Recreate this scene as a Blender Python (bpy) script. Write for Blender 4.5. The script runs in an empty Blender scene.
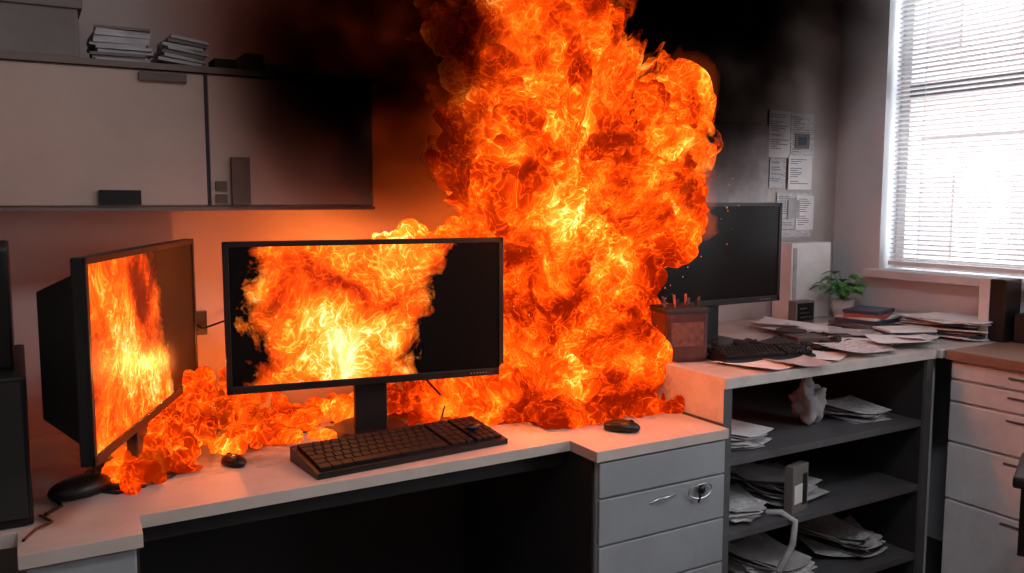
import bpy, bmesh, math, random
from mathutils import Vector, Matrix, noise
random.seed(7)
sc = bpy.context.scene
try:
    sc.view_settings.view_transform = 'Standard'
except Exception as e:
    print(e)

# ------------------------------------------------------------------ materials
def newmat(name):
    m = bpy.data.materials.new(name); m.use_nodes = True
    nt = m.node_tree
    for n in list(nt.nodes): nt.nodes.remove(n)
    return m, nt
def N(nt, typ, **kw):
    n = nt.nodes.new(typ)
    for k, v in kw.items():
        if k in n.inputs: n.inputs[k].default_value = v
        else: setattr(n, k, v)
    return n
def setin(nt, node, key, v):
    if hasattr(v, 'links') or isinstance(v, bpy.types.NodeSocket): nt.links.new(v, node.inputs[key])
    else: node.inputs[key].default_value = v
def M(nt, op, a, b=0.0, c=0.0, clamp=False):
    n = nt.nodes.new('ShaderNodeMath'); n.operation = op; n.use_clamp = clamp
    setin(nt, n, 0, a); setin(nt, n, 1, b); setin(nt, n, 2, c)
    return n.outputs[0]
def VM(nt, op, a, b=(0,0,0)):
    n = nt.nodes.new('ShaderNodeVectorMath'); n.operation = op
    setin(nt, n, 0, a); setin(nt, n, 1, b)
    return n.outputs['Value'] if op == 'LENGTH' else n.outputs[0]
def ramp(nt, fac, stops, interp='LINEAR'):
    r = nt.nodes.new('ShaderNodeValToRGB'); r.color_ramp.interpolation = interp
    els = r.color_ramp.elements
    els[0].position = stops[0][0]; els[0].color = (*stops[0][1], 1)
    els[1].position = stops[-1][0]; els[1].color = (*stops[-1][1], 1)
    for p, c in stops[1:-1]:
        e = els.new(p); e.color = (*c, 1)
    nt.links.new(fac, r.inputs[0]); return r.outputs[0]
def noise_tex(nt, vec, scale, detail=4, rough=.5, dist=0.0):
    n = nt.nodes.new('ShaderNodeTexNoise')
    n.inputs['Scale'].default_value = scale; n.inputs['Detail'].default_value = detail
    n.inputs['Roughness'].default_value = rough; n.inputs['Distortion'].default_value = dist
    nt.links.new(vec, n.inputs['Vector']); return n

def pmat(name, col, rough=.5, metal=0., var=.12, scale=6., bump=.0, bscale=60., spec=.5, stain=None, stretch=(1,1,1), soot=None):
    m, nt = newmat(name)
    out = N(nt, 'ShaderNodeOutputMaterial'); b = N(nt, 'ShaderNodeBsdfPrincipled')
    geo = N(nt, 'ShaderNodeTexCoord'); mp = N(nt, 'ShaderNodeMapping'); mp.inputs['Scale'].default_value = stretch
    nt.links.new(geo.outputs['Object'], mp.inputs[0])
    n = noise_tex(nt, mp.outputs[0], scale, 6, .6)
    lo = tuple(max(0, c*(1-var)) for c in col); hi = tuple(min(1, c*(1+var*.5)) for c in col)
    stops = [(.3, lo), (.7, hi)]
    c = ramp(nt, n.outputs[0], stops)
    if stain:
        n2 = noise_tex(nt, mp.outputs[0], scale*2.3, 8, .7, .1)
        f = M(nt, 'MULTIPLY', M(nt, 'SUBTRACT', n2.outputs[0], .5), 2.5, clamp=True)
        mx = N(nt, 'ShaderNodeMix', data_type='RGBA'); nt.links.new(f, mx.inputs[0]); nt.links.new(c, mx.inputs[6])
        mx.inputs[7].default_value = (*stain, 1); c = mx.outputs[2]
    if soot:
        # scorched, sooty patches around burnt spots: (centre, radius) pairs in object space
        tot = None
        for ctr, rad in soot:
            d = VM(nt, 'LENGTH', VM(nt, 'DIVIDE', VM(nt, 'SUBTRACT', geo.outputs['Object'], ctr), rad))
            v = M(nt, 'SUBTRACT', 1.0, d, clamp=True); tot = v if tot is None else M(nt, 'MAXIMUM', tot, v)
        n4 = noise_tex(nt, geo.outputs['Object'], 16, 8, .7, .3).outputs[0]
        f = M(nt, 'MULTIPLY', M(nt, 'SUBTRACT', M(nt, 'ADD', tot, M(nt, 'MULTIPLY', n4, .9)), .72), 2.6, clamp=True)
        f = M(nt, 'MULTIPLY', f, .85)
        mx = N(nt, 'ShaderNodeMix', data_type='RGBA'); nt.links.new(f, mx.inputs[0]); nt.links.new(c, mx.inputs[6])
        mx.inputs[7].default_value = (.05, .03, .022, 1); c = mx.outputs[2]
    nt.links.new(c, b.inputs['Base Color'])
    r = M(nt, 'ADD', M(nt, 'MULTIPLY', n.outputs[0], .15), rough-.07)
    nt.links.new(r, b.inputs['Roughness'])
    b.inputs['Metallic'].default_value = metal
    b.inputs['Specular IOR Level'].default_value = spec
    if bump > 0:
        n3 = noise_tex(nt, geo.outputs['Object'], bscale, 5, .6)
        bp = N(nt, 'ShaderNodeBump'); bp.inputs['Strength'].default_value = bump; bp.inputs['Distance'].default_value = .005
        nt.links.new(n3.outputs[0], bp.inputs['Height']); nt.links.new(bp.outputs[0], b.inputs['Normal'])
    nt.links.new(b.outputs[0], out.inputs[0]); return m

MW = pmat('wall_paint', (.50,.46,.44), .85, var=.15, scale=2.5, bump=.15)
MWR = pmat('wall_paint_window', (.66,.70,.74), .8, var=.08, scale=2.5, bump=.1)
MCEIL = pmat('ceiling_paint', (.6,.6,.6), .9)
MFLOOR = pmat('floor_vinyl', (.05,.045,.045), .6, var=.4, scale=4)
MCAB = pmat('cabinet_laminate', (.40,.29,.245), .5, var=.12, scale=3, bump=.04)
MCABT = pmat('cabinet_edge', (.14,.10,.085), .6)
MDESK = pmat('desk_laminate', (.50,.43,.385), .55, var=.15, scale=5, bump=.03, spec=.3, stain=(.40,.34,.30),
             soot=[((1.42, 2.12, .74), (.50, .30, 1)), ((.38, 2.30, .74), (.42, .38, 1)), ((1.0, 2.35, .74), (.4, .25, 1))])
MDESK2 = pmat('counter_laminate', (.50,.46,.43), .5, var=.25, scale=7, bump=.05, stain=(.34,.31,.28), spec=.3,
             soot=[((1.95, 2.12, .876), (.42, .30, 1)), ((2.25, 2.05, .876), (.35, .22, 1))])
MDRAW = pmat('drawer_laminate', (.28,.30,.315), .5, var=.15, scale=4, stain=(.23,.245,.26))
MDRAWW = pmat('drawer_white', (.66,.68,.70), .5, var=.15, scale=6, stain=(.5,.50,.51))
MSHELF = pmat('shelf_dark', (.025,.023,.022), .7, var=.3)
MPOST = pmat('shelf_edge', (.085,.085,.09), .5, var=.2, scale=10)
MBLK = pmat('black_plastic', (.010,.009,.009), .38, var=.3, bump=.05, bscale=200, spec=.35)
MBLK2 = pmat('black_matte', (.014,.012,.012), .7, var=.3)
MKEY = pmat('key_plastic', (.012,.010,.010), .5, var=.4, scale=20, spec=.3)
MPAPER = pmat('paper_white', (.74,.73,.73), .8, var=.15, scale=9)
MPAPERG = pmat('paper_grey', (.44,.43,.44), .8, var=.3, scale=14)
MPRINT = pmat('printed_sheet', (.60,.60,.61), .8, var=.45, scale=55, stretch=(1,1,5))
MINK = pmat('ink_grey', (.16,.16,.18), .8, var=.4, scale=90)
MWOOD = pmat('wood_top', (.28,.17,.12), .45, var=.3, scale=5, stretch=(8,1,8))
MBROWN = pmat('brown_plastic', (.09,.05,.038), .5, var=.3)
MRED = pmat('scorched_tin', (.075,.025,.018), .4, metal=.2, var=.6, scale=12, stain=(.035,.014,.01))
MTIN = pmat('tin_label', (.13,.04,.025), .5, var=.6, scale=60)
MCHAR = pmat('charred_debris', (.02,.016,.014), .85, var=.6, scale=30, bump=.6)
MMETAL = pmat('brushed_metal', (.55,.55,.56), .3, metal=1., var=.15)
MFRAME = pmat('window_frame_paint', (.68,.69,.70), .5, var=.1)
MSASH = pmat('window_sash_bar', (.20,.20,.21), .5, var=.1)
MSLAT = pmat('blind_slat', (.80,.80,.81), .5, var=.05)
MLEAF = pmat('leaf_green', (.08,.30,.06), .5, var=.5, scale=15)
MPOT = pmat('ceramic_pot', (.55,.52,.5), .4)
MBLUE = pmat('book_blue', (.04,.055,.10), .6, var=.3)
MBOOKR = pmat('book_red', (.35,.08,.05), .6, var=.3)
MGBOX = pmat('grey_card', (.17,.15,.14), .8, var=.2)
MCHAIR = pmat('chair_fabric', (.012,.012,.013), .9, var=.3, bump=.3, bscale=300)
MFAC = pmat('facade_render', (.46,.42,.41), .9, var=.1, scale=1)
MFACW = pmat('facade_window', (.18,.16,.16), .4)
MFACB = pmat('facade_brick', (.30,.22,.20), .9, var=.2, scale=3)

K = 3.6   # peak radiance of the flames
def kk(r, g, b): return (r/K, g/K, b/K)
FIRE_STOPS = [(0, kk(.30,.010,0)), (.14, kk(.65,.028,.001)), (.28, kk(1.3,.08,.002)), (.42, kk(2.0,.17,.006)), (.57, kk(2.7,.34,.014)),
              (.72, kk(3.1,.70,.05)), (.86, kk(3.3,1.15,.25)), (1, kk(3.5,1.6,.75))]
def fire_value(nt, pos, sc1=1.0, bigk=1.5):
    """turbulent flame pattern, 0..1"""
    w = noise_tex(nt, pos, 3.2*sc1, 3, .5)
    wv = VM(nt, 'SCALE', VM(nt, 'SUBTRACT', w.outputs['Color'], (.5,.5,.5)))
    wv.node.inputs['Scale'].default_value = .22/sc1
    p = VM(nt, 'ADD', pos, wv)
    w2 = noise_tex(nt, p, 13*sc1, 2, .5)
    wv2 = VM(nt, 'SCALE', VM(nt, 'SUBTRACT', w2.outputs['Color'], (.5,.5,.5)))
    wv2.node.inputs['Scale'].default_value = .08/sc1
    p2 = VM(nt, 'ADD', p, wv2)
    nA = noise_tex(nt, p, 5.0*sc1, 7, .58, .3).outputs[0]
    nL = noise_tex(nt, p, 3.4*sc1, 2, .5).outputs[0]
    def ridge(scale, width, det=2.0):
        n = noise_tex(nt, p2, scale*sc1, det, .5).outputs[0]
        a = M(nt, 'ABSOLUTE', M(nt, 'SUBTRACT', n, .5))
        r = M(nt, 'SUBTRACT', 1.0, M(nt, 'DIVIDE', a, width), clamp=True)
        return M(nt, 'POWER', r, 1.6)
    r1 = ridge(13, .045); r2 = ridge(30, .05)
    a = M(nt, 'MULTIPLY', M(nt, 'SUBTRACT', nA, .5), 1.8)
    big = M(nt, 'SUBTRACT', nL, .5)
    s = M(nt, 'ADD', a, M(nt, 'MULTIPLY', big, bigk))
    k = M(nt, 'ADD', M(nt, 'MULTIPLY', big, 1.6), .75, clamp=True)      # filaments fade out of the cooler pockets
    s = M(nt, 'ADD', s, M(nt, 'MULTIPLY', M(nt, 'MULTIPLY', r1, .26), k))
    s = M(nt, 'ADD', s, M(nt, 'MULTIPLY', M(nt, 'MULTIPLY', r2, .28), k))
    return s, nA
def fire_mat(name, base=.50, gain=1.0, alpha=None, soft=5., bigk=1.15):
    m, nt = newmat(name)
    out = N(nt, 'ShaderNodeOutputMaterial')
    g = N(nt, 'ShaderNodeNewGeometry'); at = N(nt, 'ShaderNodeAttribute', attribute_name='heat')
    s, nA = fire_value(nt, g.outputs['Position'], bigk=bigk)
    h = M(nt, 'MULTIPLY', M(nt, 'SUBTRACT', at.outputs['Fac'], .5), .95)
    t = M(nt, 'ADD', M(nt, 'ADD', s, h), base, clamp=True)
    c = ramp(nt, t, FIRE_STOPS)
    e = N(nt, 'ShaderNodeEmission'); nt.links.new(c, e.inputs[0])
    e.inputs[1].default_value = gain*K
    if alpha is None:
        nt.links.new(e.outputs[0], out.inputs[0])
    else:
        n = noise_tex(nt, g.outputs['Position'], 8, 6, .6, 1.2).outputs[0]
        f = M(nt, 'MULTIPLY', M(nt, 'SUBTRACT', n, alpha), soft, clamp=True)
        tr = N(nt, 'ShaderNodeBsdfTransparent'); mx = N(nt, 'ShaderNodeMixShader')
        nt.links.new(f, mx.inputs[0]); nt.links.new(tr.outputs[0], mx.inputs[1]); nt.links.new(e.outputs[0], mx.inputs[2])
        nt.links.new(mx.outputs[0], out.inputs[0])
    return m
MFIRE = fire_mat('flame_turbulent', base=.76, bigk=1.3)
MFIREB = fire_mat('flame_low', base=.68, bigk=.5)
MFIREC = fire_mat('flame_lick_hot', base=.78, bigk=.3)
MWISP = fire_mat('flame_wisp', base=.74, gain=.9, alpha=.50, soft=3.5, bigk=.9)
def glow_mat(name, col, s):
    m, nt = newmat(name); out = N(nt, 'ShaderNodeOutputMaterial'); e = N(nt, 'ShaderNodeEmission')
    e.inputs[0].default_value = (*col, 1); e.inputs[1].default_value = s
    nt.links.new(e.outputs[0], out.inputs['Volume']); return m
MHALO1 = glow_mat('hot_gas_inner', (1.0,.16,.008), 3.0)
MHALO2 = glow_mat('hot_gas_outer', (1.0,.12,.006), 2.0)
def emis(name, col, s):
    m, nt = newmat(name); out = N(nt, 'ShaderNodeOutputMaterial'); e = N(nt, 'ShaderNodeEmission')
    g = N(nt, 'ShaderNodeNewGeometry'); n = noise_tex(nt, g.outputs['Position'], 14, 3)
    c = ramp(nt, n.outputs[0], [(.35, tuple(x*.55 for x in col)), (.65, col)])
    nt.links.new(c, e.inputs[0]); e.inputs[1].default_value = s; nt.links.new(e.outputs[0], out.inputs[0]); return m
MEMB = emis('ember_glow', (1.0,.28,.03), 1.5)

def screen_mat(name, xl, xr_top, xr_bot, h, seed=0., bright=1.0, base=.42, rough=.15):
    m, nt = newmat(name); out = N(nt, 'ShaderNodeOutputMaterial')
    tc = N(nt, 'ShaderNodeTexCoord'); pos = VM(nt, 'ADD', tc.outputs['Object'], (seed, seed*.7, seed*.3))
    s, nA = fire_value(nt, pos, 1.25, 1.2)
    c = ramp(nt, M(nt, 'ADD', s, base, clamp=True), FIRE_STOPS)
    sp = N(nt, 'ShaderNodeSeparateXYZ'); nt.links.new(tc.outputs['Object'], sp.inputs[0])
    nz = noise_tex(nt, pos, 7, 7, .65, .5).outputs[0]
    wob = M(nt, 'MULTIPLY', M(nt, 'SUBTRACT', nz, .5), .30)
    x = M(nt, 'ADD', sp.outputs[0], wob)
    k = (xr_top-xr_bot)/h; mid = (xr_top+xr_bot)/2
    right = M(nt, 'ADD', M(nt, 'MULTIPLY', sp.outputs[2], k), mid)
    fr = M(nt, 'MULTIPLY', M(nt, 'SUBTRACT', right, x), 14., clamp=True)
    fl = M(nt, 'MULTIPLY', M(nt, 'SUBTRACT', x, xl), 14., clamp=True)
    msk = M(nt, 'MULTIPLY', fr, fl)
    e = N(nt, 'ShaderNodeEmission'); nt.links.new(c, e.inputs[0])
    nt.links.new(M(nt, 'MULTIPLY', msk, K*.8*bright), e.inputs[1])
    b = N(nt, 'ShaderNodeBsdfPrincipled'); b.inputs['Base Color'].default_value = (.004,.0035,.0035,1); b.inputs['Roughness'].default_value = rough
    b.inputs['Specular IOR Level'].default_value = .15
    ad = N(nt, 'ShaderNodeAddShader'); nt.links.new(e.outputs[0], ad.inputs[0]); nt.links.new(b.outputs[0], ad.inputs[1])
    nt.links.new(ad.outputs[0], out.inputs[0]); return m
MSCR1 = screen_mat('screen_flames_main', -.32, .23, .10, .38, 0., base=.46)
MSCR2 = screen_mat('screen_flames_side', -.60, .02, .17, .38, 3.1, base=.40, bright=.8, rough=.4)
MSCR3 = pmat('screen_glass_dark', (.005,.005,.005), .2, var=.2, spec=.2)

# ------------------------------------------------------------------ mesh builder
class B:
    def __init__(s, name): s.name = name; s.bm = bmesh.new(); s.mats = []
    def mi(s, m):
        if m not in s.mats: s.mats.append(m)
        return s.mats.index(m)
    def _fin(s, faces, m, smooth=False):
        i = s.mi(m)
        for f in faces: f.material_index = i; f.smooth = smooth
    def box(s, lo, hi, m, rot=0., rx=0., ry=0., bev=0.):
        lo = Vector(lo); hi = Vector(hi); c = (lo+hi)/2; d = hi-lo
        mt = Matrix.Translation(c) @ Matrix.Rotation(rot, 4, 'Z') @ Matrix.Rotation(ry, 4, 'Y') @ Matrix.Rotation(rx, 4, 'X') @ Matrix.Diagonal((*d, 1))
        r = bmesh.ops.create_cube(s.bm, size=1, matrix=mt)
        fs = set()
        for v in r['verts']: fs.update(v.link_faces)
        s._fin(fs, m)                      # material set first so bevelled faces inherit it
        if bev > 0:
            es = set()
            for f in fs: es.update(f.edges)
            rr = bmesh.ops.bevel(s.bm, geom=list(es), offset=bev, segments=2, affect='EDGES', profile=.6)
            s._fin(rr['faces'], m)
        return s
    def cyl(s, p0, p1, r0, r1, m, seg=20, smooth=True):
        p0 = Vector(p0); p1 = Vector(p1); d = p1-p0
        mt = Matrix.Translation((p0+p1)/2) @ d.to_track_quat('Z', 'Y').to_matrix().to_4x4()
        r = bmesh.ops.create_cone(s.bm, cap_ends=True, segments=seg, radius1=r0, radius2=r1, depth=d.length, matrix=mt)
        fs = set()
        for v in r['verts']: fs.update(v.link_faces)
        s._fin(fs, m, smooth)
        for f in fs:
            if len(f.verts) > 4: f.smooth = False
        return s
    def sph(s, c, sc, m, sub=3, rot=0., nz=0., nf=8.):
        mt = Matrix.Translation(c) @ Matrix.Rotation(rot, 4, 'Z') @ Matrix.Diagonal((*sc, 1))
        r = bmesh.ops.create_icosphere(s.bm, subdivisions=sub, radius=1, matrix=mt)
        fs = set()
        cc = Vector(c)
        for v in r['verts']:
            if nz: v.co = cc + (v.co-cc)*(1+nz*noise.turbulence(v.co*nf, 3, True)-nz*.5)
            fs.update(v.link_faces)
        s._fin(fs, m, True); return s
    def poly(s, pts, z0, z1, m):
        vb = [s.bm.verts.new((x, y, z0)) for x, y in pts]; vt = [s.bm.verts.new((x, y, z1)) for x, y in pts]
        fs = [s.bm.faces.new(vt), s.bm.faces.new(list(reversed(vb)))]
        n = len(pts)
        for i in range(n): fs.append(s.bm.faces.new((vb[i], vb[(i+1)%n], vt[(i+1)%n], vt[i])))
        s._fin(fs, m); return s
    def tube(s, pts, r, m, seg=6):
        pts = [Vector(p) for p in pts]; rings = []
        for i, p in enumerate(pts):
            d = (pts[min(i+1, len(pts)-1)]-pts[max(i-1, 0)]).normalized()
            a = d.orthogonal().normalized() if i == 0 else (a - d*a.dot(d)).normalized()
            b = d.cross(a)
            rr = r if not callable(r) else r(i/(len(pts)-1))
            rings.append([s.bm.verts.new(p + (a*math.cos(2*math.pi*k/seg)+b*math.sin(2*math.pi*k/seg))*rr) for k in range(seg)])
        fs = []
        for i in range(len(rings)-1):
            for k in range(seg):
                fs.append(s.bm.faces.new((rings[i][k], rings[i][(k+1)%seg], rings[i+1][(k+1)%seg], rings[i+1][k])))
        s._fin(fs, m, True); return s
    def sheet(s, c, w, l, m, rot=0., curl=.0, tilt=0., thick=.0008, n=8):
        """a curled sheet of paper, lying in XY"""
        mt = Matrix.Translation(c) @ Matrix.Rotation(rot, 4, 'Z') @ Matrix.Rotation(tilt, 4, 'X')
        def layer(dz):
            g = []
            for i in range(n+1):
                row = []
                for j in range(n+1):
                    u = i/n-.5; v = j/n-.5
                    z = curl*((u*2)**2*.5 + (u+v)**2*.5)+dz
                    row.append(s.bm.verts.new(mt @ Vector((u*w, v*l, z))))
                g.append(row)
            return g
        a = layer(0); b = layer(thick); fs = []
        for i in range(n):
            for j in range(n):
                fs.append(s.bm.faces.new((b[i][j], b[i+1][j], b[i+1][j+1], b[i][j+1])))
                fs.append(s.bm.faces.new((a[i][j], a[i][j+1], a[i+1][j+1], a[i+1][j])))
        for i in range(n):
            fs.append(s.bm.faces.new((a[i][0], a[i+1][0], b[i+1][0], b[i][0])))
            fs.append(s.bm.faces.new((a[i+1][n], a[i][n], b[i][n], b[i+1][n])))
            fs.append(s.bm.faces.new((a[0][i+1], a[0][i], b[0][i], b[0][i+1])))
            fs.append(s.bm.faces.new((a[n][i], a[n][i+1], b[n][i+1], b[n][i])))
        s._fin(fs, m); return s
    def done(s, loc=(0,0,0), rot=0., bevel=0., parent=None):
        me = bpy.data.meshes.new(s.name); s.bm.normal_update(); s.bm.to_mesh(me); s.bm.free()
        for m in s.mats: me.materials.append(m)
        o = bpy.data.objects.new(s.name, me); sc.collection.objects.link(o)
        o.location = loc; o.rotation_euler = (0, 0, rot)
        if bevel:
            md = o.modifiers.new('bevel', 'BEVEL'); md.width = bevel; md.segments = 2; md.limit_method = 'ANGLE'; md.angle_limit = .9
        if parent: o.parent = parent
        return o
def empty(name, loc=(0,0,0), rot=0.):
    e = bpy.data.objects.new(name, None); sc.collection.objects.link(e); e.location = loc; e.rotation_euler = (0,0,rot)
    e.empty_display_size = .1; return e

# ------------------------------------------------------------------ room shell
XL, XR, YB, YF, ZC = -1.3, 3.19, 2.62, -2.3, 2.75
B('floor').box((XL-.2, YF-.2, -.1), (XR+.25, YB+.2, 0), MFLOOR).done()
B('ceiling').box((XL-.2, YF-.2, ZC), (XR+.25, YB+.2, ZC+.1), MCEIL).done()
B('wall_back').box((XL-.2, YB, 0), (XR+.25, YB+.2, ZC), MW).done()
B('wall_left').box((XL-.2, YF, 0), (XL, YB, ZC), MW).done()
B('wall_front').box((XL-.2, YF-.2, 0), (XR+.25, YF, ZC), MW).done()
WZ0, WZ1 = 1.06, 2.6
W = [(1.2, 2.38), (-1.4, .85)]
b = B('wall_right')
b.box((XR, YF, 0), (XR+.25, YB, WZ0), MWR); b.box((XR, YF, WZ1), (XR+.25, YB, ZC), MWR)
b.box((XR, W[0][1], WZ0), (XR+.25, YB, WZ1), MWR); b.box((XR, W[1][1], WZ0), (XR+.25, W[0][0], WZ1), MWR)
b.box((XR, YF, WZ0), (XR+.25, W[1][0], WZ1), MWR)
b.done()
for i, (y0, y1) in enumerate(W):
    b = B('window_%d' % (i+1)); x0, x1 = XR+.10, XR+.16; f = .045
    b.box((x0, y0+.002, WZ0+.03), (x1, y0+f, WZ1-.002), MFRAME); b.box((x0, y1-f, WZ0+.03), (x1, y1-.002, WZ1-.002), MFRAME)
    b.box((x0, y0+f, WZ0+.03), (x1, y1-f, WZ0+.03+f), MFRAME); b.box((x0, y0+f, WZ1-f), (x1, y1-f, WZ1-.002), MFRAME)
    b.box((x0-.01, y0+f, 1.80), (x1, y1-f, 1.865), MSASH)
    b.done(bevel=.004)
    B('trim_%d' % (i+1)).box((XR-.07, y0-.03, WZ0-.005), (XR+.1, y1+.03, WZ0+.028), MFRAME, bev=.004).done()
    if i == 0:
        b = B('venetian_blind'); z = WZ0+.075; xb = XR+.045
        while z < WZ1-.06:
            b.box((xb-.010, y0+.03, z-.0004), (xb+.010, y1-.02, z+.0004), MSLAT, ry=math.radians(22))
            z += .0195
        b.box((xb-.013, y0+.03, WZ0+.045), (xb+.013, y1-.02, WZ0+.062), MSLAT)
        b.box((xb-.02, y0+.02, WZ1-.05), (xb+.02, y1-.01, WZ1-.002), MSLAT)
        for yy in (y0+.2, (y0+y1)/2, y1-.15):
            b.cyl((xb, yy, WZ0+.05), (xb, yy, WZ1-.03), .0012, .0012, MSLAT, 6)
        b.done()
    l = bpy.data.lights.new('portal', 'AREA'); l.shape = 'RECTANGLE'; l.size = y1-y0; l.size_y = WZ1-WZ0; l.cycles.is_portal = True
    o = bpy.data.objects.new('window_daylight_portal', l); sc.collection.objects.link(o)
    o.location = (XR+.24, (y0+y1)/2, (WZ0+WZ1)/2); o.rotation_euler = (math.radians(90), 0, math.radians(90))
B('baseboard_back').box((XL, YB-.015, 0), (XR, YB, .09), MFRAME).done()

# made-up ceiling panels with fill lamps, added out of view to brighten desk fronts
for k, (lx, ly, en) in enumerate([(.0, -.9, 5), (.9, .3, 22)]):
    b = B('added_fill_panel'); b.box((lx-.32, ly-.32, ZC-.035), (lx+.32, ly+.32, ZC-.001), MFRAME, bev=.004); b.done()
    l = bpy.data.lights.new('fill_lamp', 'AREA'); l.shape = 'RECTANGLE'; l.size = .56; l.size_y = .56; l.energy = en; l.color = (.93, .96, 1.0)
    o = bpy.data.objects.new('added_fill_light', l); sc.collection.objects.link(o); o.location = (lx, ly, ZC-.04)

# exterior building seen through the window
b = B('neighbour_building')
b.box((9, -4, -6), (10, 16, 7.0), MFAC)
for k in range(-3, 12):
    yy = k*1.35+.4
    for zz in (-2.2, .35, 3.0):
        b.box((8.96, yy, zz), (9.02, yy+.7, zz+1.3), MFACW); b.box((8.9, yy-.05, zz-.12), (9.02, yy+.75, zz), MFAC)
b.box((8.92, -4, 2.1), (9.02, 16, 2.75), MFACB)
b.box((8.9, -4, 1.95), (9.02, 16, 2.05), MFACW)
b.done()

# ------------------------------------------------------------------ wall cabinet (upper)
b = B('wall_cabinet')
b.box((-.50, 2.32, 1.362), (.88, YB-.002, 1.70), MCAB)
b.box((-.51, 2.295, 1.70), (.885, YB-.002, 1.715), MCABT)
b.box((-.50, 2.30, 1.353), (.88, YB-.002, 1.362), MCABT)
for x0, x1 in ((-.495, .427), (.436, .877)):
    b.box((x0, 2.302, 1.366), (x1, 2.32, 1.695), MCAB, bev=.003)
b.box((.426, 2.306, 1.366), (.437, 2.318, 1.695), MBLK2)
b.box((.175, 2.288, 1.368), (.268, 2.303, 1.404), MBLK)
b.box((.275, 2.290, 1.672), (.385, 2.303, 1.692), MBROWN)
b.box((.486, 2.284, 1.368), (.532, 2.303, 1.49), MBROWN)
b.box((.447, 2.294, 1.405), (.475, 2.303, 1.428), MBROWN)
b.box((.447, 2.294, 1.372), (.475, 2.303, 1.395), MBROWN)
b.done()
# things on top
b = B('storage_box'); b.box((-.40, 2.32, 1.716), (.15, 2.56, 1.86), MGBOX, bev=.006); b.box((-.41, 2.31, 1.83), (.16, 2.57, 1.862), MGBOX, bev=.004)
b.done()
def stack(name, c, w, l, n, th, mats, jit=.01, rj=.06, rot=0.):
    b = B(name); z = c[2]
    for i in range(n):
        t = th*random.uniform(.7, 1.3)
        cx = c[0]+random.uniform(-jit, jit); cy = c[1]+random.uniform(-jit, jit)
        b.box((cx-w/2, cy-l/2, z), (cx+w/2, cy+l/2, z+t*.92), random.choice(mats), rot=rot+random.uniform(-rj, rj))
        z += t
    return b.done()
stack('paper_stack', (.245, 2.42, 1.716), .125, .19, 11, .008, [MPAPERG, MPAPERG, MPAPERG, MGBOX], .006, .08)
b = B('paper_stack')
for i in range(7):
    b.box((.33+i*.004, 2.34, 1.725+i*.0095), (.435+i*.002, 2.52, 1.733+i*.0095), [MPAPERG, MPAPERG, MGBOX][i%3], rot=random.uniform(-.1,.1), ry=.12)
b.done()
B('small_box').box((.462, 2.34, 1.716), (.52, 2.42, 1.745), MBLK2, bev=.003).done()
B('small_box').box((.54, 2.34, 1.716), (.59, 2.44, 1.765), MBROWN, bev=.003).box((.592, 2.34, 1.716), (.65, 2.44, 1.742), MPAPERG, bev=.003).done()

# wall socket and cable
b = B('wall_socket'); b.box((.40, 2.608, .985), (.47, YB-.001, 1.055), MBLK, bev=.003); b.cyl((.435, 2.60, 1.02), (.435, 2.61, 1.02), .022, .022, MBLK2)
b.tube([(.435, 2.60, 1.02), (.45, 2.57, 1.01), (.50, 2.54, 1.03), (.56, 2.5, 1.05), (.6, 2.4, 1.0), (.62, 2.3, .95)], .003, MBLK)
b.done()

# ------------------------------------------------------------------ main desk
b = B('office_desk')
pts = [(-.55, 1.86), (-.03, 1.86), (-.03, 1.735), (.180, 1.735), (.185, 1.84), (1.25, 1.855), (1.25, 1.732), (1.705, 1.732), (1.705, 2.615), (-.55, 2.615)]
b.poly(pts, .712, .740, MDESK)
b.box((1.262, 1.75, .02), (1.70, 2.58, .712), MDRAW)
zs = [.708, .610, .482, .352, .20, .04]
for i in range(5):
    b.box((1.264, 1.738, zs[i+1]+.003), (1.698, 1.752, zs[i]-.003), MDRAW, bev=.002)
b.box((-.02, 1.765, .02), (.17, 2.58, .712), MDRAW)
b.box((-.018, 1.75, .06), (.168, 1.767, .705), MDRAW, bev=.003)
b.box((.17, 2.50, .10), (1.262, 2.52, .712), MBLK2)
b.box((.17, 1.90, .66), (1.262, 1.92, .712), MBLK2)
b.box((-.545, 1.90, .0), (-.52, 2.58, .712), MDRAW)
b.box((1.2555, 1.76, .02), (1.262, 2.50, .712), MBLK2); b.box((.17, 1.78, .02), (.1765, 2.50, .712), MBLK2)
# handles
hx, hz = 1.60, .580
ring = [(hx+.042*math.cos(a), 1.730-.006*math.sin(a)**2, hz+.020*math.sin(a)) for a in [k*2*math.pi/20 for k in range(21)]]
b.tube(ring, .0022, MMETAL)
b.sph((hx+.005, 1.728, hz+.002), (.012, .008, .014), MBLK)
b.cyl((hx+.005, 1.728, hz+.002), (hx-.012, 1.722, hz-.030), .004, .003, MBLK)
b.tube([(hx-.17, 1.738, hz-.01), (hx-.15, 1.728, hz+.002), (hx-.11, 1.726, hz+.004), (hx-.085, 1.738, hz)], .003, MMETAL)
b.done(bevel=.0025)

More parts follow.
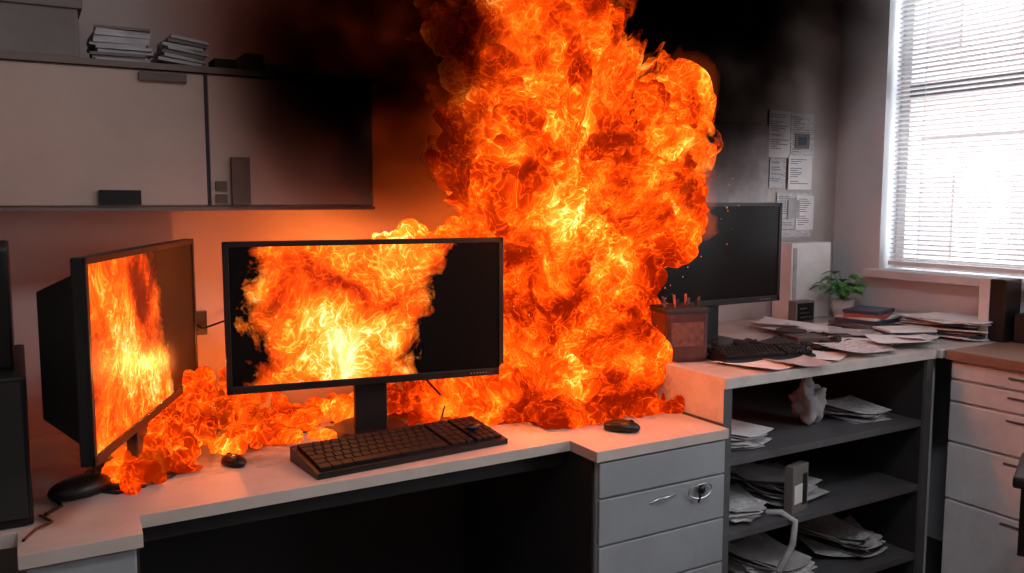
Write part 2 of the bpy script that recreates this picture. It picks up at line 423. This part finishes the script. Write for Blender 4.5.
# ------------------------------------------------------------------ raised counter with open shelves
b = B('open_shelf_counter'); X0, X1, Y0, Y1, ZT = 1.712, 2.675, 1.765, 2.61, .876
b.box((X0, Y0-.008, ZT-.030), (X1, Y1, ZT), MDESK2)
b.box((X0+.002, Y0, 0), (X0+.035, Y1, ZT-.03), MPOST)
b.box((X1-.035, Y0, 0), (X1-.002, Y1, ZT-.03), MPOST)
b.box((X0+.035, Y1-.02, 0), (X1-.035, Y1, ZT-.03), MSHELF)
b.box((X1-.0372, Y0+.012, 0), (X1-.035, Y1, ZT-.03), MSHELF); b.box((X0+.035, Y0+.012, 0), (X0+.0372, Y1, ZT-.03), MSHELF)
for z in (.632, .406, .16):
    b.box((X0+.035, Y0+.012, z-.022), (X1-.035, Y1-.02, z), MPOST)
b.box((X0+.0005, Y0-.001, .745), (X0+.002, Y1, ZT-.03), MDESK2)
b.done(bevel=.002)
# side counter with drawers along the window wall
b = B('drawer_cabinet')
b.box((2.70, .70, ZT-.032), (XR-.003, 1.74, ZT), MWOOD)
b.box((2.682, 1.745, ZT-.030), (XR-.003, 2.61, ZT), MDESK2)
b.box((2.735, .72, .02), (XR-.01, 1.735, ZT-.032), MDRAWW)
zz = [.838, .775, .70, .56, .36, .06]
for k in range(2):
    y1 = 1.73-k*.5; y0 = y1-.49
    for i in range(5):
        b.box((2.72, y0, zz[i+1]+.004), (2.737, y1, zz[i]-.004), MDRAWW, bev=.003)
        b.box((2.714, (y0+y1)/2-.05, zz[i]-.028), (2.722, (y0+y1)/2+.05, zz[i]-.022), MPOST)
b.box((2.72, 1.80, .02), (2.74, 2.55, ZT-.03), MDRAWW)
b.done(bevel=.002)

# ------------------------------------------------------------------ monitors
def monitor(name, loc, rot, w, h, scrmat, zdesk, hump=.03, off=0., neck_dy=.10, base_w=.26):
    """origin at panel centre; local -Y faces the viewer"""
    e = empty(name, loc, rot)
    b = B('panel'); t = .022
    b.box((-w/2, 0, -h/2), (w/2, t, h/2), MBLK, bev=.004)
    bz = .014
    for lo, hi in (((-w/2, -.006, h/2-bz), (w/2, .001, h/2)), ((-w/2, -.006, -h/2), (w/2, .001, -h/2+.020)),
                   ((-w/2, -.006, -h/2), (-w/2+bz, .001, h/2)), ((w/2-bz, -.006, -h/2), (w/2, .001, h/2))):
        b.box(lo, hi, MBLK, bev=.0015)
    hw, hh = w/2-.03, h/2-.03
    r = bmesh.ops.create_cube(b.bm, size=1, matrix=Matrix.Translation((0, t+hump/2, 0)) @ Matrix.Diagonal((2*hw, hump, 2*hh, 1)))
    fs = set()
    for v in r['verts']:
        if v.co.y > t+hump*.6: v.co.x *= .82; v.co.z *= .75
        fs.update(v.link_faces)
    b._fin(fs, MBLK)
    for k in range(6): b.box((w/2-.10+k*.009, -.0075, -h/2+.008), (w/2-.097+k*.009, -.0055, -h/2+.011), MMETAL)
    b.done(parent=e, bevel=.002)
    s = B('screen'); s.box((-w/2+bz, -.0025, -h/2+.020), (w/2-bz, -.0005, h/2-bz), scrmat); s.done(parent=e)
    st = B('stand'); zb = zdesk-loc[2]
    st.box((off-.045, t+.005, zb+.01), (off+.045, t+.03, -h/2+.12), MBLK, bev=.004, rx=0)
    st.box((off-.03, t+.0, -h/2+.04), (off+.03, t+hump+.02, -h/2+.12), MBLK)
    st.cyl((off, neck_dy*.5+.01, zb+.001), (off, neck_dy*.5+.01, zb+.012), base_w/2, base_w/2-.01, MBLK, 40)
    st.done(parent=e, bevel=.002)
    return e
monitor('computer_monitor', (.8155, 2.168, 1.079), math.radians(-9), .754, .392, MSCR1, .740, hump=.035, off=0.0, base_w=.22)
monitor('computer_monitor', (.255, 2.108, 1.0775), math.radians(66.7), .79, .395, MSCR2, .740, hump=.10, base_w=.22)
monitor('computer_monitor', (2.085, 2.20, 1.193), 0, .618, .355, MSCR3, .876, hump=.04)

# ------------------------------------------------------------------ keyboard(s)
def keyboard(name, loc, rot, w, d, m_key=MKEY):
    b = B(name); th = math.radians(7)
    prof = [(-d/2, 0), (-d/2, .014), (d/2, .036), (d/2, 0)]
    vs = [[b.bm.verts.new((x, y, z)) for y, z in prof] for x in (-w/2, w/2)]
    fs = [b.bm.faces.new(vs[0][::-1]), b.bm.faces.new(vs[1])]
    for i in range(4): fs.append(b.bm.faces.new((vs[0][i], vs[0][(i+1)%4], vs[1][(i+1)%4], vs[1][i])))
    b._fin(fs, MBLK)
    slope = .022/d
    def key(x0, x1, y0, y1):
        zc = .014+slope*((y0+y1)/2+d/2)
        b.box((x0, y0, zc), (x1, y1, zc+.008), m_key, rx=math.atan(slope), bev=.0012)
    rows = 6; m = .012; rh = (d-2*m)/rows
    blocks = [(-w/2+m, w*.65, 15), (-w/2+m+w*.67, w*.125, 3), (-w/2+m+w*.81, w*.15, 4)]
    for bi, (bx, bw, nk) in enumerate(blocks):
        for r in range(rows):
            y0 = -d/2+m+r*rh; k = bw/nk
            if bi == 0 and r == 0:
                xs = [0, 1.3, 2.5, 3.8, 9.2, 10.5, 11.7, 13, 15]
                for a, c in zip(xs[:-1], xs[1:]): key(bx+a*k+.001, bx+c*k-.001, y0+.001, y0+rh-.0015)
                continue
            sh = (r % 3)*.3*k if bi == 0 else 0
            for i in range(nk):
                x0 = bx+i*k+(sh if i else 0); x1 = bx+(i+1)*k+(sh if i < nk-1 else 0)
                key(x0+.0015, x1-.0015, y0+.0015, y0+rh-.002)
    return b.done(loc=loc, rot=rot)
keyboard('computer_keyboard', (.822, 1.982, .7405), math.radians(4.2), .525, .18)
keyboard('computer_keyboard', (2.03, 1.93, .8765), math.radians(-12), .33, .11)

def mouse(loc, rot, s=1.):
    b = B('computer_mouse')
    b.sph((0, 0, .012*s), (.055*s, .032*s, .022*s), MBLK, 3)
    b.cyl((.028*s, -.004*s, .027*s), (.028*s, .004*s, .027*s), .008*s, .008*s, MKEY, 12)
    for v in b.bm.verts:
        if v.co.z < 0.001: v.co.z = 0.001
    return b.done(loc=loc, rot=rot)
mouse((1.43, 1.865, .7405), math.radians(-50), .95)
mouse((.4265, 2.09, .7405), math.radians(110), .75)
mouse((.09, 2.04, .7405), math.radians(25), 1.25)
b = B('desk_knob'); b.sph((0, 0, .006), (.024, .016, .010), MBLK); b.done(loc=(1.02, 1.975, .776), rot=.3)

# computer tower on the left of the desk
b = B('computer_tower')
b.box((-.30, 1.885, .742), (.0, 2.32, 1.04), MBLK, bev=.006)
b.box((-.34, 1.98, 1.04), (-.02, 2.36, 1.285), MBLK, bev=.006)
b.box((-.29, 1.878, .76), (-.01, 1.887, 1.03), MBLK2, bev=.002)
for k in range(9): b.box((-.27, 1.874, .80+k*.02), (-.06, 1.879, .808+k*.02), MBLK)
b.box((-.27, 1.873, .99), (-.05, 1.88, 1.015), MKEY)
b.done()
b = B('power_cable')
b.tube([(.02, 1.93, .744), (.05, 1.97, .744), (.04, 2.03, .745), (.10, 2.06, .745), (.16, 2.0, .744), (.22, 2.02, .744)], .004, MBLK)
b.tube([(-.02, 1.80, .744), (.0, 1.85, .744), (.03, 1.88, .744), (.01, 1.93, .744)], .003, MRED)
b.tube([(.95, 2.3, .95), (1.0, 2.25, .87), (1.05, 2.2, .80), (1.0, 2.14, .75), (.93, 2.13, .745)], .003, MBLK)
b.done()

# ------------------------------------------------------------------ wall papers, panel
B('wall_panel').box((2.28, 2.598, 1.30), (2.745, YB-.001, 1.69), MPAPERG, bev=.003).done()
b = B('pinned_papers')
def wp(x0, x1, z0, z1, m, ry=0., d=.004, lines=True):
    b.box((x0, YB-.003-d, z0), (x1, YB-.002-d+.001, z1), m, ry=ry)
    if lines:
        z = z1-.018
        while z > z0+.02:
            L = (x1-x0)*random.uniform(.35, .85)
            b.box((x0+.012, YB-.0036-d, z), (x0+.012+L-.012, YB-.003-d, z+.003), MINK, ry=ry); z -= random.choice([.009, .009, .02])
wp(2.755, 2.895, 1.56, 1.755, MPAPER, .01); wp(2.885, 3.03, 1.56, 1.75, MPRINT, -.01, .006)
wp(2.91, 3.0, 1.60, 1.665, MGBOX, 0, .008, False); wp(2.93, 2.98, 1.615, 1.65, MBLUE, 0, .009, False)
wp(2.765, 2.86, 1.43, 1.555, MPRINT, .02, .006); wp(2.875, 3.02, 1.425, 1.57, MPAPER, 0, .008)
wp(2.815, 3.03, 1.22, 1.41, MPRINT, .01); wp(2.93, 3.04, 1.25, 1.40, MPAPER, .02, .008)
wp(2.88, 2.95, 1.30, 1.38, MPAPERG, 0, .009, False)
b.done()
B('document_box').box((2.79, 2.50, .877), (3.03, 2.60, 1.20), MPAPER, bev=.003).box((2.80, 2.497, .90), (2.82, 2.501, 1.18), MPAPERG).done()
b = B('desk_clock'); b.box((2.69, 2.38, .877), (2.80, 2.42, .975), MGBOX, bev=.004); b.box((2.70, 2.377, .895), (2.79, 2.382, .965), MBLK)
for k in range(3): b.box((2.71, 2.375, .905+k*.018), (2.78-.015*k, 2.378, .911+k*.018), MMETAL)
b.done()

# scorched tin with pens and sticks standing in it
b = B('pen_tin')
b.box((-.072, -.06, 0), (.072, .06, .165), MRED, bev=.012)
b.box((-.074, -.062, .150), (.074, .062, .170), MBLK2, bev=.006)
b.box((-.055, -.0612, .05), (.055, -.0598, .125), MTIN)
for k in range(11):
    x = -.058+k*.0115
    b.cyl((x, .02*(k%3)-.02, .165), (x+random.uniform(-.014, .014), .02*(k%3)-.02, .180+.009*(k*5%4)), .0045, .0045, [MBROWN, MBLK2, MRED, MBOOKR][k%4], 8)
b.done(loc=(1.80, 2.06, .877), rot=math.radians(-14))

# counter debris and papers
b = B('charred_debris')
for i in range(95):
    x = random.uniform(1.88, 2.55); y = random.uniform(1.93, 2.16); s = random.uniform(.004, .018)
    b.sph((x, y, .882+s*.4), (s*random.uniform(1, 2.2), s*random.uniform(.8, 1.5), s*.7), MCHAR, 2, rot=random.random()*3, nz=.9, nf=60)
b.box((2.16, 2.02, .877), (2.30, 2.10, .90), MCHAR, rot=.3, bev=.004)
b.box((2.33, 2.02, .877), (2.45, 2.11, .905), MBROWN, rot=-.3, bev=.003)
b.cyl((2.42, 2.16, .877), (2.42, 2.16, .91), .05, .055, MCHAR)
b.done()
b = B('desk_debris')
for i in range(60):
    x = random.uniform(.42, .80); y = random.uniform(2.22, 2.50)
    s = random.uniform(.003, .015)
    b.sph((x, y, .7405+s*.3), (s*random.uniform(1, 2), s*random.uniform(.8, 1.5), s*.5), MCHAR, 2, rot=random.random()*3, nz=.9, nf=60)
b.done()
b = B('loose_papers'); z = .8775
for x, y, r, m in [(1.93, 1.86, .2, MPAPER), (2.06, 1.84, -.1, MPAPERG), (2.2, 1.88, .5, MPAPER), (2.5, 2.02, -.4, MPAPER), (2.45, 1.88, .8, MPAPERG), (2.55, 1.95, .15, MPAPER), (2.60, 2.15, .4, MPAPER), (2.5, 2.25, -.2, MPRINT), (2.66, 2.05, .9, MPAPERG), (2.68, 2.25, -.6, MPAPER), (2.58, 2.36, .3, MPAPER), (2.72, 1.92, .2, MPRINT), (2.36, 1.86, -.3, MPRINT), (2.62, 1.85, 1.1, MPAPER)]:
    z += .0012; b.sheet((x, y, z), .15, .20, m, rot=r, curl=random.uniform(.0, .02))
b.done()
# books and papers on window counter
b = B('book_stack'); z = .877
for i, (m, t, r) in enumerate([(MBLUE, .018, .1), (MGBOX, .014, -.1), (MBLUE, .016, .25), (MPAPER, .008, .1), (MBOOKR, .012, .5), (MBLUE, .014, .3)]):
    s_ = 1-.06*i
    b.box((2.86-.12*s_, 2.17-.10*s_, z), (2.86+.12*s_, 2.17+.10*s_, z+t), m, rot=r, bev=.001); z += t
b.done()
b = B('folder_stack'); z = .8775
for i, (m, r) in enumerate([(MBLUE, -.5), (MPAPERG, -.35), (MBLUE, -.6), (MPAPER, -.4)]):
    b.box((2.80-.09, 1.97-.06, z), (2.80+.09, 1.97+.06, z+.008), m, rot=r, bev=.001); z += .009
b.done()
b = B('paper_stack'); z = .877
for i in range(12):
    b.sheet((2.99+random.uniform(-.02, .02), 1.92+random.uniform(-.03, .03), z), .19, .26, random.choice([MPAPER, MPAPER, MPRINT, MPAPERG, MBLUE]), rot=random.uniform(-.3, .3), curl=random.uniform(0, .02), thick=.004); z += .006
b.done()
stack('paper_stack', (3.08, 2.18, .877), .15, .21, 7, .007, [MPAPER, MPAPERG], .01, .2)
b = B('desk_speaker'); b.box((3.0, 1.722, .877), (3.10, 1.780, 1.10), MBLK, bev=.005); b.box((2.998, 1.778, .877), (3.09, 1.818, 1.10), MPAPER, bev=.004)
b.box((3.04, 1.63, .877), (3.14, 1.71, .98), MBLK2, bev=.005)
b.done()
# plant
b = B('potted_plant'); px, py = 3.02, 2.42
b.cyl((px, py, .877), (px, py, .96), .035, .047, MPOT, 24); b.cyl((px, py, .955), (px, py, .958), .043, .043, MCHAR)
for i in range(40):
    a = random.random()*6.28; L = random.uniform(.05, .13); el = random.uniform(.4, 1.35)
    tip = Vector((px+math.cos(a)*math.cos(el)*L, py+math.sin(a)*math.cos(el)*L*.8, .96+math.sin(el)*L))
    b.tube([(px, py, .955), ((px+tip.x)/2, (py+tip.y)/2, .96+(tip.z-.96)*.65), tip], .0012, MLEAF, 5)
    d = Vector((math.cos(a), math.sin(a), 0)); s_ = Vector((-d.y, d.x, 0)); lw = .018; ll = .045
    rows = []
    for k in range(6):
        t = k/5; wv = lw*math.sin(math.pi*min(1, t*.92+.06)); c = tip+d*ll*t+Vector((0, 0, -.018*t*t))
        rows.append((b.bm.verts.new(c+s_*wv+Vector((0,0,.003))), b.bm.verts.new(c), b.bm.verts.new(c-s_*wv+Vector((0,0,.003)))))
    fs = []
    for k in range(5):
        fs.append(b.bm.faces.new((rows[k][0], rows[k][1], rows[k+1][1], rows[k+1][0]))); fs.append(b.bm.faces.new((rows[k][1], rows[k][2], rows[k+1][2], rows[k+1][1])))
    b._fin(fs, MLEAF, True)
b.done()

# shelf contents
def pile(name, c, n, w, l, spread, mats, curl=.02):
    b = B(name); z = c[2]+.001
    for i in range(n):
        b.sheet((c[0]+random.uniform(-spread, spread), c[1]+random.uniform(-spread, spread)*.6, z), w, l, random.choice(mats), rot=random.uniform(-.6, .6), curl=random.uniform(0, curl), thick=.002); z += .0045
    return b.done()
PM = [MPAPER, MPAPERG, MPAPERG, MPRINT]
pile('paper_pile', (1.87, 1.93, .632), 9, .16, .22, .02, PM)
pile('paper_pile', (2.48, 1.95, .632), 7, .16, .20, .03, PM)
pile('paper_pile', (1.87, 1.92, .406), 10, .15, .21, .02, PM)
pile('paper_pile', (2.12, 1.96, .406), 12, .17, .22, .05, PM, .05)
pile('paper_pile', (2.05, 1.93, .16), 14, .19, .24, .05, PM, .05)
pile('paper_pile', (2.45, 1.95, .16), 12, .17, .22, .04, [MPAPERG, MSHELF, MPRINT], .05)
b = B('plastic_bag')
b.sph((2.28, 1.95, .70), (.065, .05, .07), MPAPERG, 4, nz=.9, nf=14)
b.sph((2.27, 1.95, .775), (.02, .02, .03), MPAPERG, 3, nz=.9, nf=40)
b.done()
b = B('cardboard_pack'); b.box((-.045, -.015, 0), (.045, .015, .15), MGBOX, bev=.002); b.box((-.035, -.0165, .03), (.01, -.0145, .09), MPAPER); b.box((.012, -.0165, .02), (.036, -.0145, .12), MBLK)
b.done(loc=(2.08, 1.815, .406), rot=.2)
b = B('hanging_cable'); b.tube([(1.98, 1.84, .41), (2.0, 1.80, .42), (2.02, 1.762, .40), (2.01, 1.76, .33), (1.98, 1.78, .25), (1.93, 1.82, .17)], .010, MPAPERG); b.done()

# office chair (edge of frame, right)
b = B('office_chair'); cx, cy = 2.36, .96
b.box((-.24, -.24, .42), (.24, .24, .50), MCHAIR, bev=.03)
b.box((-.22, -.29, .56), (.22, -.22, 1.02), MCHAIR, bev=.03)
b.box((-.03, -.30, .40), (.03, -.26, .75), MBLK)
b.cyl((0, 0, .10), (0, 0, .42), .03, .03, MBLK)
for k in range(5):
    a = k*2*math.pi/5; b.cyl((0, 0, .10), (.28*math.cos(a), .28*math.sin(a), .065), .025, .018, MBLK, 10)
    b.sph((.28*math.cos(a), .28*math.sin(a), .031), (.03, .03, .03), MBLK, 2)
for s_ in (-1, 1):
    b.box((s_*.27-.025, -.15, .66), (s_*.27+.025, .12, .69), MBLK, bev=.008); b.box((s_*.27-.012, -.03, .45), (s_*.27+.012, .01, .67), MBLK)
b.done(loc=(cx, cy, 0), rot=math.radians(115))

# ------------------------------------------------------------------ FIRE
fire = empty('fire', (1.45, 2.2, .74))
def flame_mesh(name, spheres, voxel, disp, mat, parent, seed=0., inflate=0., base_heat=None, hb=.4, up=.4, fine=1., smooth=0, low=.35):
    bm = bmesh.new()
    for (x, y, z, rx, ry, rz) in spheres:
        bmesh.ops.create_icosphere(bm, subdivisions=2 if rx < .06 else 3, radius=1, matrix=Matrix.Translation((x, y, z)) @ Matrix.Diagonal((rx+inflate, ry+inflate, rz+inflate, 1)))
    me = bpy.data.meshes.new(name+'_raw'); bm.to_mesh(me); bm.free()
    o = bpy.data.objects.new(name, me); sc.collection.objects.link(o)
    md = o.modifiers.new('r', 'REMESH'); md.mode = 'VOXEL'; md.voxel_size = voxel
    if smooth:
        ms = o.modifiers.new('s', 'SMOOTH'); ms.factor = .6; ms.iterations = smooth
    dg = bpy.context.evaluated_depsgraph_get(); dg.update()
    me2 = bpy.data.meshes.new_from_object(o.evaluated_get(dg)); o.modifiers.clear(); o.data = me2
    me2.name = name
    vs = me2.vertices; nrm = [v.normal.copy() for v in vs]; heat = [0.]*len(vs)
    sv = Vector((seed, seed*.37, seed*.71))
    for i, v in enumerate(vs):
        p = v.co+sv
        q = Vector((p.x, p.y, p.z*.7))
        w = noise.noise_vector(q*3.0)*.12+noise.noise_vector(q*9.0)*.03
        a = abs(noise.noise((q+w)*5.0)); c = abs(noise.noise((q+w)*11+Vector((9, 3, 1)))); d = abs(noise.noise((q+w)*27)); f = noise.noise(q*60)
        g = noise.noise((q+w)*3.2+Vector((4, 4, 4)))
        bump = a*1.0+g*low+(c*.7+d*.35+f*.06)*fine
        v.co = v.co+nrm[i]*(bump-.38)*disp + Vector((0, 0, bump*disp*up))
        hz = base_heat(v.co) if base_heat else .5
        heat[i] = max(0, min(1, hz+(bump-.38)*hb))
    if me2.attributes.get('heat'): me2.attributes.remove(me2.attributes['heat'])
    at = me2.attributes.new('heat', 'FLOAT', 'POINT'); at.data.foreach_set('value', heat)
    me2.materials.clear(); me2.materials.append(mat)
    for p in me2.polygons: p.use_smooth = True
    o.parent = parent; o.matrix_parent_inverse = Matrix.Translation(parent.location).inverted()
    return o
prof = [(.74, 1.14, 1.76), (.80, 1.22, 1.72), (.90, 1.28, 1.69), (1.07, 1.28, 1.71), (1.20, 1.27, 1.82), (1.28, 1.21, 1.96), (1.36, 1.15, 2.01), (1.44, 1.12, 1.97), (1.50, 1.12, 1.90), (1.58, 1.12, 1.84), (1.66, 1.13, 1.76), (1.72, 1.13, 1.68), (1.80, 1.13, 1.63), (1.92, 1.16, 1.50), (2.05, 1.15, 1.48), (2.4, 1.14, 1.55), (2.72, 1.05, 1.65)]
def pr(z):
    for (a, b0, b1), (c, d0, d1) in zip(prof[:-1], prof[1:]):
        if a <= z <= c:
            t = (z-a)/(c-a); return b0+(d0-b0)*t, b1+(d1-b1)*t
    return prof[-1][1:] if z > 1 else prof[0][1:]
rnd = random.Random(11); S = []
z = .78
while z < 2.62:
    x0, x1 = pr(z); w = x1-x0
    r = min(.17, w*.27)
    for j in range(4):
        x = x0+r+(w-2*r)*(j/3)+rnd.uniform(-.01, .01)
        S.append((x, 2.25+rnd.uniform(-.035, .035), z, r*.92, r, r*.8))
    for xx, sg in ((x0, 1), (x1, -1)):
        r2 = rnd.uniform(.05, .085); S.append((xx+sg*r2*.8, 2.24+rnd.uniform(-.03, .04), z+rnd.uniform(-.03, .03), r2, r2, r2))
    z += .06
def heat_main(p):
    h = .56-.12*max(0, min(1, (p.z-1.45)/.5))
    if p.z > 1.85: h -= .06*(p.z-1.85)/.3
    d = math.sqrt(((p.x-1.55)/.36)**2+((p.z-1.25)/.60)**2)
    return h+.24*max(0, 1-d)
flame_mesh('flame_core', S, .0085, .17, MFIRE, fire, base_heat=heat_main, smooth=4, hb=.26, fine=1.0, low=.45)
flame_mesh('flame_wisps', S, .0095, .22, MWISP, fire, seed=4., inflate=.0, base_heat=heat_main, smooth=4, hb=.15, low=.4, fine=1.2, up=.7)
flame_mesh('hot_gas_outer', [s_ for s_ in S if s_[2] > 1.3], .016, .18, MHALO2, fire, seed=0., inflate=.022, smooth=4, fine=1.0, low=.45)
# flames licking over the back of the monitor
SL = []
for i in range(170):
    t = rnd.random(); x = .87+.35*t; top = 1.272+.04*t
    r = rnd.uniform(.004, .012); SL.append((x, 2.25+rnd.uniform(-.03, .03), top-rnd.random()**1.5*.06, r*1.5, r, r*1.2))
flame_mesh('flame_lick', SL, .0036, .035, MFIREC, fire, seed=3., base_heat=lambda p: .9, fine=1.3)
# base spread on desk (front)
S3 = []
for i in range(360):
    t = rnd.random(); x = 1.13+.59*t; y = 1.99+.12*rnd.random()+(.10 if t < .2 else 0)-.05*t
    r = rnd.uniform(.004, .017); S3.append((x, y, .743+r*.6, r*1.5, r, r*rnd.uniform(.6, 2.6)))
for i in range(180):
    x = rnd.uniform(.93, 1.3); y = rnd.uniform(2.20, 2.45); r = rnd.uniform(.006, .017); S3.append((x, y, .743+r*.7+rnd.random()**2*.06, r*1.5, r, r*2.0))
for i in range(70):
    x = rnd.uniform(.60, .95); y = rnd.uniform(2.34, 2.50); r = rnd.uniform(.004, .012); S3.append((x, y, .743+r*.6, r*1.6, r, r*1.8))
flame_mesh('flame_base', S3, .0044, .042, MFIREB, fire, seed=2., base_heat=lambda p: .95)
# spill on the left of the desk
spill = empty('burning_spill', (.35, 2.3, .74))
S4 = []
path = [(.17, 2.05, .03), (.21, 2.13, .07), (.27, 2.26, .13), (.34, 2.36, .17), (.42, 2.44, .17), (.50, 2.47, .14), (.60, 2.46, .08)]
for i in range(480):
    k = rnd.randrange(len(path)-1); t = rnd.random()
    a = path[k]; c = path[k+1]
    x = a[0]+(c[0]-a[0])*t+rnd.gauss(.022, .020); y = a[1]+(c[1]-a[1])*t+rnd.gauss(-.01, .028); hh = a[2]
    r = rnd.uniform(.004, .011); S4.append((x, min(y, 2.56), .743+r*.5+rnd.random()**2.0*hh*.85, r*1.2, r, r*rnd.uniform(1, 3)))
for i in range(280):
    x = rnd.uniform(.19, .70); y = rnd.uniform(2.07, 2.38); r = rnd.uniform(.003, .008)
    if y < 2.18 and x > .34: continue
    S4.append((x, y, .742+r*.3, r*2, r*1.3, r*.6))
flame_mesh('flame_spill', S4, .0034, .032, MFIREB, spill, seed=6., base_heat=lambda p: 1.0-.6*max(0, p.z-.80), fine=1.3)
flame_mesh('spill_gas', S4, .010, .05, MHALO1, spill, seed=1., inflate=.010)
# sparks
b = B('sparks')
for i in range(160):
    zz_ = rnd.uniform(.8, 1.7); x0, x1 = pr(zz_); x = rnd.choice([x0-rnd.random()*.06, x1+rnd.random()**2*.15]); r = rnd.uniform(.0006, .0016)
    b.sph((x, 2.15+rnd.uniform(-.1, .1), zz_), (r, r, r*1.8), MEMB, 1)
o_ = b.done(); o_.parent = fire; o_.matrix_parent_inverse = Matrix.Translation(fire.location).inverted()
# light given off by the flames
for (x, y, z, en) in [(1.22, 1.97, 1.40, 7), (1.45, 1.90, 1.15, 7), (.85, 2.44, 1.18, 3.4), (.45, 2.30, .96, 3.6), (1.25, 2.04, .86, 1.8), (.28, 2.16, .88, 1.5)]:
    l = bpy.data.lights.new('flame_light', 'POINT'); l.energy = en; l.color = (1.0, .20, .035); l.shadow_soft_size = 0.0; l.specular_factor = 0.0
    o = bpy.data.objects.new('flame_light', l); sc.collection.objects.link(o); o.parent = fire; o.matrix_parent_inverse = Matrix.Translation(fire.location).inverted(); o.location = (x, y, z)

# ------------------------------------------------------------------ SMOKE volume
m, nt = newmat('black_smoke'); out = N(nt, 'ShaderNodeOutputMaterial'); g = N(nt, 'ShaderNodeNewGeometry'); P = g.outputs['Position']
def blob(c, r):
    v = VM(nt, 'SUBTRACT', P, c); v = VM(nt, 'DIVIDE', v, r); d = VM(nt, 'LENGTH', v)
    return M(nt, 'SUBTRACT', 1.0, d, clamp=True)
s1 = blob((.84, 2.17, 1.93), (.44, .34, .66)); s2 = blob((2.12, 2.38, 2.18), (1.02, .40, .86)); s3 = blob((1.6, 2.45, 2.6), (1.2, .35, .5))
s_ = M(nt, 'ADD', M(nt, 'ADD', M(nt, 'MULTIPLY', s1, 2.8), M(nt, 'MULTIPLY', s2, 1.8)), s3)
nz = noise_tex(nt, P, 4.5, 3, .55, .4).outputs[0]
dn = M(nt, 'MULTIPLY', s_, M(nt, 'MULTIPLY', M(nt, 'SUBTRACT', nz, .30), 3.0, clamp=True))
va = N(nt, 'ShaderNodeVolumeAbsorption'); va.inputs['Color'].default_value = (.18, .10, .08, 1)
nt.links.new(M(nt, 'MULTIPLY', dn, 14.0), va.inputs['Density'])
nt.links.new(va.outputs[0], out.inputs['Volume'])
B('smoke_plume').box((.38, 1.86, 1.32), (3.14, 2.60, 2.74), m).done()

# ------------------------------------------------------------------ world & camera
w = bpy.data.worlds.new('sky'); sc.world = w; w.use_nodes = True
bg = w.node_tree.nodes['Background']; bg.inputs[0].default_value = (.93, .96, 1.0, 1); bg.inputs[1].default_value = 6.8
cam = bpy.data.cameras.new('camera'); co = bpy.data.objects.new('camera', cam); sc.collection.objects.link(co)
cam.sensor_width = 36; cam.lens = 855/1024*36; cam.clip_start = .01
co.location = (0, 0, 1.38); co.rotation_euler = (math.radians(90-5.78), 0, math.radians(-30))
sc.camera = co
